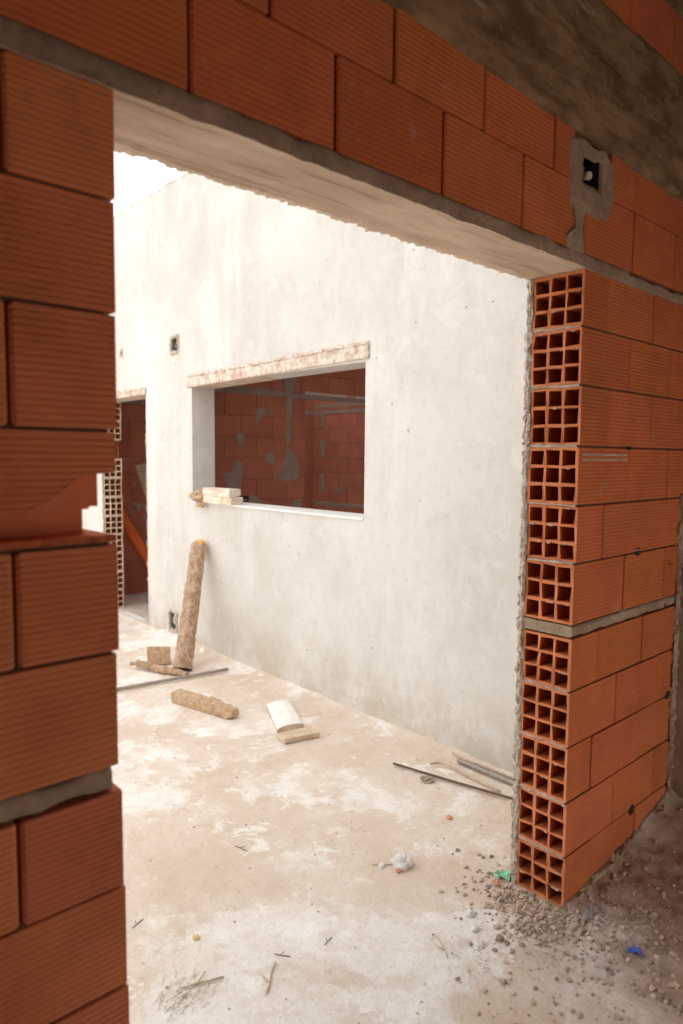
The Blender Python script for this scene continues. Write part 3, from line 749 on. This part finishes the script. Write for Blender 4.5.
tag(sb.build('timber_offcut', M_ROT), 'pale flat wood offcut propped behind the branch beside the log', 'wood piece')
# long steel tube
tb = MB(); tb.tube(line((-.62, 3.05, .016), (.548, 2.883, .018), 12), .0105, 10)
tb = tag(tb.build('steel_rod', M_STEEL), 'long thin grey steel tube lying in front of the log', 'rod')
# rotten timber block
rt = MB(); n = 26; g = []
Mx = Matrix.Translation((.046, 2.355, .036)) @ Matrix.Rotation(math.atan2(-.453, .107), 4, 'Z') @ Matrix.Rotation(.06, 4, 'X')
for i in range(n + 1):
    x = lerp(-.245, .245, i / n); t = i / n; row = []
    hw, hh = .037, .034
    if t > .62: hh *= lerp(1, .62, (t - .62) / .38); hw *= lerp(1, .75, (t - .62) / .38)
    prof = [(-1, -1), (-.35, -1.03), (.35, -1.03), (1, -1), (1.04, -.3), (1.04, .35), (1, 1), (.4, 1.03), (-.3, 1.03), (-1, 1), (-1.04, .3), (-1.04, -.35)]
    for (u, w) in prof:
        am = .10 if t < .5 else .32
        q = 1 + am * FB(x * 18 + u * 2, w * 2.2 + u, 6)
        row.append(rt.vert(Mx @ Vector((x, u * hw * q, w * hh * q))))
    g.append(row)
for i in range(n):
    for j in range(12): rt.face([g[i][j], g[i][(j + 1) % 12], g[i + 1][(j + 1) % 12], g[i + 1][j]])
rt.face(g[0][::-1]); rt.face(g[-1])
tag(rt.build('timber_block', M_ROT), 'chunky brown timber block with one crumbling end, lying on the ground', 'wood piece')
# white slab with domed top
ws = MB(); cn_ = [Vector((.345, 2.15, 0)), Vector((.492, 2.108, 0)), Vector((.322, 1.765, 0)), Vector((.165, 1.80, 0))]
nu, nv = 10, 12; g = {}
for i in range(nu + 1):
    for j in range(nv + 1):
        p = cn_[0].lerp(cn_[1], i / nu).lerp(cn_[3].lerp(cn_[2], i / nu), j / nv)
        z = .016 + .012 * math.sin(math.pi * i / nu) ** .7
        z += -.010 * math.exp(-(((i - 4.5) / 1.2) ** 2 + ((j - 6.5) / 1.3) ** 2)) + .0015 * FB(p.x * 30, p.y * 30)
        g[i, j] = ws.vert((p.x, p.y, z + .004))
for i in range(nu):
    for j in range(nv): ws.face([g[i, j], g[i, j + 1], g[i + 1, j + 1], g[i + 1, j]], GM, 0, True)
edge = [(i, 0) for i in range(nu + 1)] + [(nu, j) for j in range(1, nv + 1)] + [(i, nv) for i in range(nu - 1, -1, -1)] + [(0, j) for j in range(nv - 1, 0, -1)]
lo = {e: ws.vert((ws.v[g[e]][0], ws.v[g[e]][1], -.002)) for e in edge}
for e, f in zip(edge, edge[1:] + edge[:1]): ws.face([g[e], g[f], lo[f], lo[e]], GM, 1)
tag(fixn(ws.build('plaster_slab', [M_TILE, M_DRYW])), 'white domed slab lying on the ground near the plastered wall', 'slab')
oc = MB(); oc.rbox(Matrix.Translation((.212, 1.672, .018)) @ Matrix.Rotation(math.atan2(-.045, .19), 4, 'Z'), .205, .095, .026, jit=.004)
tag(oc.build('timber_offcut', M_DRYW), 'small flat pale board offcut in front of the white slab', 'wood piece')
# rods by the jamb
def rod(pts, r, m, label, n=8):
    mb = MB(); Q = []
    for p, q in zip(pts, pts[1:]): Q += line(p, q, 6)[:-1]
    Q.append(Vector(pts[-1])); mb.tube(Q, r, n); return tag(mb.build('steel_rod', m), label, 'rod')
rod([(.347, 1.105, .016), (.42, .82, .012), (.515, .455, .012)], .0062, M_RUST, 'dark rusty bar pointing furthest from the wall, beside the brick pier')
rod([(.475, .985, .016), (.515, .965, .018), (.535, .90, .014), (.522, .75, .012), (.508, .60, .012)], .006, M_RUSTL, 'pale rusty bar with a hooked end, on the ground between the other bars')
rod([(.608, .915, .020), (.612, .66, .018), (.616, .45, .018)], .0125, M_STEEL, 'thickest grey tube lying parallel to the plastered wall by the pier')
rod([(.655, .985, .020), (.640, .93, .018), (.655, .70, .016), (.662, .45, .016)], .0055, M_RUSTL, 'thin pinkish bent bar closest to the foot of the plastered wall')
# plank scrap standing behind the jamb
sp = MB(); sp.rbox(Matrix.Translation((.135, .262, .115)) @ Matrix.Rotation(-.6, 4, 'Z') @ Matrix.Rotation(-.10, 4, 'Y'), .050, .018, .235, jit=.006)
tag(sp.build('plank_scrap', M_DRYW), 'narrow board scrap standing against the outer edge of the brick pier', 'wood piece')
# timbers on the window sill
def sillblock(x, y, z, lx, ly, lz, rz, m, label):
    mb = MB(); mb.rbox(Matrix.Translation((x, y, z)) @ Matrix.Rotation(rz, 4, 'Z'), lx, ly, lz, jit=.010, bev=.004); return tag(mb.build('timber_block', m), label, 'wood piece')
sillblock(.700, 3.185, 1.177, .11, .37, .052, .03, M_WASHED, 'lower cement splashed timber lying on the window sill')
sillblock(.695, 3.19, 1.236, .10, .36, .056, .01, M_TILE2, 'upper whitish timber stacked on the sill timber')
lm = MB(); lm.rock(.655, 3.450, 1.190, .05, .085, .040, 5, rough=.6, sub=3); lm.rock(.640, 3.40, 1.135, .018, .05, .022, 8, rough=.6, sub=2); lm.rock(.66, 3.42, 1.228, .03, .03, .02, 11, rough=.6, sub=2)
tag(lm.build('cement_lump', M_ROT), 'brown crumbly lump at the left end of the sill timbers', 'lump')
# through the doorway
pp = MB(); Q = line((1.02, 5.70, .93), (1.60, 5.62, -.06), 10); pp.tube(Q, .056, 18, cap=False)
pipe = tag(pp.build('drain_pipe', M_PVC), 'orange plastic drain pipe leaning diagonally beyond the doorway', 'pipe')
kk = MB(); d = (Q[0] - Q[1]).normalized(); kk.tube([Q[0] - d * .1, Q[0] + d * .002], .061, 18); kk.build('pipe_socket', M_PVC, pipe); kk = MB(); kk.tube([Q[0] - d * .012, Q[0] + d * .0], .065, 18); kk.build('socket_rim', M_PVC, pipe)
p2 = MB(); p2.tube(line((1.42, 5.75, -.02), (1.42, 5.78, .40), 4), .030, 14)
tag(p2.build('drain_pipe', M_PVC), 'short upright orange pipe behind the diagonal one, against the block wall', 'pipe')
pk = MB(); a_, b_ = Vector((1.33, 5.80, 1.40)), Vector((1.66, 5.52, .02)); dd = b_ - a_
ma = Matrix.Translation((a_ + b_) / 2) @ dd.to_track_quat('Z', 'X').to_matrix().to_4x4() @ Matrix.Rotation(1.2, 4, 'Z')
pk.rbox(ma, .020, .105, dd.length, jit=.002); tag(pk.build('plank', M_DRYW), 'grey wooden plank leaning on the block wall beyond the doorway', 'plank')
bt = MB(); bt.tube([(1.16, 5.35, .035), (1.20, 5.33, .035), (1.30, 5.29, .035), (1.33, 5.28, .035)], [.030, .034, .034, .014], 12)
btl = tag(bt.build('bottle', M_BLUE), 'bluish plastic bottle lying on the floor inside the doorway', 'bottle')

bc_ = MB(); bc_.tube([(1.328, 5.281, .035), (1.348, 5.274, .035)], .016, 12); bc_.build('bottle_cap', M_STONE, btl)
bl_ = MB(); bl_.tube([(1.215, 5.324, .035), (1.265, 5.304, .035)], .0350, 12); bl_.build('bottle_band', M_STONE, btl)
# stones, scraps
def stone(x, y, r, m, label, cat='stone', name='stone', fl_=.75, sub=2, group=None, seed=None):
    mb = MB(); mb.rock(0, 0, 0, r, r * R.uniform(.75, 1.1), r * fl_, seed if seed is not None else R.randrange(99), rough=.45, sub=sub)
    o = tag(mb.build(name, m), label, cat, group); o.location = (x, y, hgt(x, y) + r * fl_ * .55); o.rotation_euler = (0, 0, R.uniform(0, 6)); return o
stone(-.215, .522, .036, M_STONE, 'white fist sized stone alone on the ground in front of the bars', sub=3, seed=5)
stone(-.283, .565, .011, M_STONE, 'small pale pebble left of the white stone')
stone(-.258, .505, .010, M_ORANGE, 'small reddish pebble touching the white stone')
stone(.029, -.079, .020, M_GREYBOX, 'blue grey pebble in the soil right of the pier foot')
stone(-.346, .086, .020, M_STONE, 'flat whitish chip in the dirt furthest in front of the pier', fl_=.35)
stone(-.252, .189, .015, M_STONE, 'pale round pebble in the dirt left of the pier')
stone(-.298, .134, .014, M_STONE, 'pale pebble between the round pebble and the flat chip')
stone(-.277, .054, .014, M_GRIT, 'grey pebble right of the flat whitish chip')
stone(.36, .90, .030, M_GRIT, 'grey chip next to the tips of the rusty bars', fl_=.4)
stone(.175, .62, .014, M_ORANGE, 'small orange fragment near the plank scrap', fl_=.4)
stone(.16, 2.45, .020, M_ORANGE, 'orange brick crumb on the ground behind the white slab', fl_=.4)
stone(-.98, .69, .013, M_YELL, 'small yellowish chip on the pale ground in the foreground', fl_=.5)
# plastic scraps
def scrap(x, y, s, m, label, seed):
    rr = random.Random(seed); mb = MB(); P = [[mb.vert((s * (i / 4 - .5) + rr.uniform(-.1, .1) * s, s * .7 * (j / 3 - .5) + rr.uniform(-.1, .1) * s, s * rr.uniform(.05, .5))) for j in range(4)] for i in range(5)]
    for i in range(4):
        for j in range(3): mb.face([P[i][j], P[i + 1][j], P[i + 1][j + 1], P[i][j + 1]])
    o = tag(mb.build('plastic_scrap', m), label, 'scrap'); o.location = (x, y, hgt(x, y)); o.rotation_euler = (0, 0, rr.uniform(0, 3)); return o
scrap(-.018, -.252, .040, M_BLUE, 'crumpled blue plastic scrap on the brown soil', 3)
scrap(-.005, .238, .055, M_GREEN, 'crumpled light green plastic scrap against the pier foot', 5)
scrap(-.055, .222, .035, M_ORANGE, 'crumpled orange scrap beside the green one', 8)
scrap(.12, -.42, .045, M_STRAW, 'pale yellowish flake lying in the dark soil', 9)
# twigs and straw
def twig(x, y, l, ang, m, label, seed, r=.0014, fork=True):
    rr = random.Random(seed); mb = MB(); c_, s_ = math.cos(ang), math.sin(ang)
    p = [(x + c_ * l * t + rr.uniform(-.1, .1) * l * .3, y + s_ * l * t + rr.uniform(-.1, .1) * l * .3, hgt(x, y) + r + .004 * rr.random()) for t in (0, .35, .7, 1)]
    mb.tube(p, r, 6)
    if fork: mb.tube([p[1], (p[1][0] + l * .35 * math.cos(ang + .8), p[1][1] + l * .35 * math.sin(ang + .8), p[1][2] + .004)], r * .8, 5)
    return tag(mb.build('twig', m), label, 'twig')
twig(-.84, .47, .05, -.9, M_TWIG, 'dark forked twig in the middle of the foreground ground', 1)
twig(-.70, .40, .04, .3, M_TWIG, 'dark twig right of the forked twig in the foreground', 2)
twig(-.61, 1.03, .060, -1.3, M_TWIG, 'small dark twig on the white lime patch', 3)
twig(-.30, .60, .16, -.75, M_STRAW, 'thin dry stalk lying under the white stone', 4, .002, False)
twig(-1.12, .53, .12, -.35, M_STRAW, 'pale dry stalk beside the grass clump in the foreground', 5, .003)
twig(-.95, .36, .12, .75, M_STRAW, 'pale dry stalk near the bottom edge, right of the grass clump', 6, .003)
twig(-1.11, .86, .05, .4, M_TWIG, 'short dark twig near the left brick pier', 7)
twig(-.46, .11, .10, 1.1, M_STRAW, 'pale stalk in the dirt in front of the pier', 8, .002)
twig(-.05, .10, .12, -1.2, M_STRAW, 'dry stalk poking from the rubble at the pier foot', 9, .002)
# dry grass clump (uncountable)
gr = MB()
for i in range(90):
    x = -1.13 + R.gauss(0, .045); y = .50 + R.gauss(0, .04); a_ = R.uniform(-.2, 1.1); l = R.uniform(.012, .04); z = hgt(x, y)
    gr.tube([(x, y, z + .001), (x + l * .5 * math.cos(a_), y + l * .5 * math.sin(a_), z + R.uniform(.002, .010)), (x + l * math.cos(a_), y + l * math.sin(a_), z + .002)], .0006, 4)
tag(gr.build('dry_grass', M_STRAW), 'flattened clump of dry grass on the foreground ground', 'grass', kind='stuff')
gr = MB()
for i in range(120):
    x = R.choice((-.42, -.22, -.05, .12)) + R.gauss(0, .04); y = -.08 + R.gauss(0, .06) + (x + .2) * -.45; a_ = R.uniform(0, 6.3); l = R.uniform(.01, .035); z = hgt(x, y)
    gr.tube([(x, y, z + .002), (x + l * .5 * math.cos(a_), y + l * .5 * math.sin(a_), z + R.uniform(.003, .009)), (x + l * math.cos(a_), y + l * math.sin(a_), z + .003)], .0008, 4)
tag(gr.build('dry_roots', M_STRAW), 'scattered dry root fibres in the soil near the pier', 'grass', kind='stuff')
# grit and crumbs
rb = MB()
for i in range(2600):
    t = R.random()
    if t < .45: x, y = R.gauss(-.04, .10), R.gauss(.06, .11)
    elif t < .75: x, y = R.gauss(.05, .30), R.gauss(-.22, .16)
    else: x, y = R.uniform(-1.2, .65), R.uniform(-.6, 3.4)
    if x > -.01 and -.02 < y < .21: continue
    if y > .2 and x > .66: continue
    if x > .8 or abs(y) > 5 or (x + .05) ** 2 + (y - 2.36) ** 2 < .07 or (abs(x - .27) < .2 and abs(y - 3.3) < .25): continue
    r = R.choice((.002, .002, .003, .003, .004, .005, .006, .008, .010)) * (.45 if t > .75 else 1)
    k = R.uniform(.6, 1.3); rb.rock(x, y, hgt(x, y) + r * .3, r, r * R.uniform(.5, 1), r * .55, i, (k, k, k), rough=.8)
def m_grit():
    t = NT('mixed_grit', .95); return t.out(t.mix(1.0, (.50, .40, .32), t.attr(), 'MULTIPLY'), t.noise(200), .3, .003)
tag(rb.build('rubble', m_grit()), 'fine grey rubble and crumbs scattered round the pier foot and ground', 'rubble', kind='stuff')

# ---------------------------------------------------------------- camera, light
def mkcam():
    c = bpy.data.cameras.new('camera'); o = bpy.data.objects.new('camera', c); col.objects.link(o)
    yaw, pit, rol = .8347, -.0799, .0085
    F = Vector((math.cos(pit) * math.cos(yaw), math.cos(pit) * math.sin(yaw), math.sin(pit)))
    Rr = Vector((math.sin(yaw), -math.cos(yaw), 0)); U = Rr.cross(F)
    c_, s_ = math.cos(rol), math.sin(rol)
    X = Rr * c_ + U * s_; Y = U * c_ - Rr * s_
    m = Matrix((X, Y, -F)).transposed().to_4x4(); m.translation = Vector((-2.0121, -1.108, 1.4976)); o.matrix_world = m
    c.sensor_fit = 'VERTICAL'; c.sensor_height = 36; c.lens = 685.8 / 1024 * 36; c.clip_start = .02; c.clip_end = 100
    c.dof.use_dof = True; c.dof.focus_distance = 2.7; c.dof.aperture_fstop = 2.8
    bpy.context.scene.camera = o
mkcam()
w = bpy.data.worlds.new('overcast_sky'); bpy.context.scene.world = w; w.use_nodes = True
nt = w.node_tree; bg = nt.nodes['Background']; bg.inputs[0].default_value = (1.0, .985, .96, 1); bg.inputs[1].default_value = 1.9
def area(name, loc, rot, sx, sy, e, colr):
    l = bpy.data.lights.new(name, 'AREA'); l.shape = 'RECTANGLE'; l.size = sx; l.size_y = sy; l.energy = e; l.color = colr
    o = bpy.data.objects.new(name, l); col.objects.link(o); o.location = loc; o.rotation_euler = rot; return o
area('pier_fill_light', (-.02, -2.45, .80), (math.radians(90), 0, 0), 1.4, 1.4, 9, (1.0, .93, .84))  # added fill lamp at the unseen back opening, brightens the brick pier
sc = bpy.context.scene
sc.view_settings.view_transform = 'Standard'; sc.view_settings.look = 'None'; sc.view_settings.exposure = 0.0
sc.cycles.use_denoising = True; sc.cycles.max_bounces = 10; sc.cycles.diffuse_bounces = 6
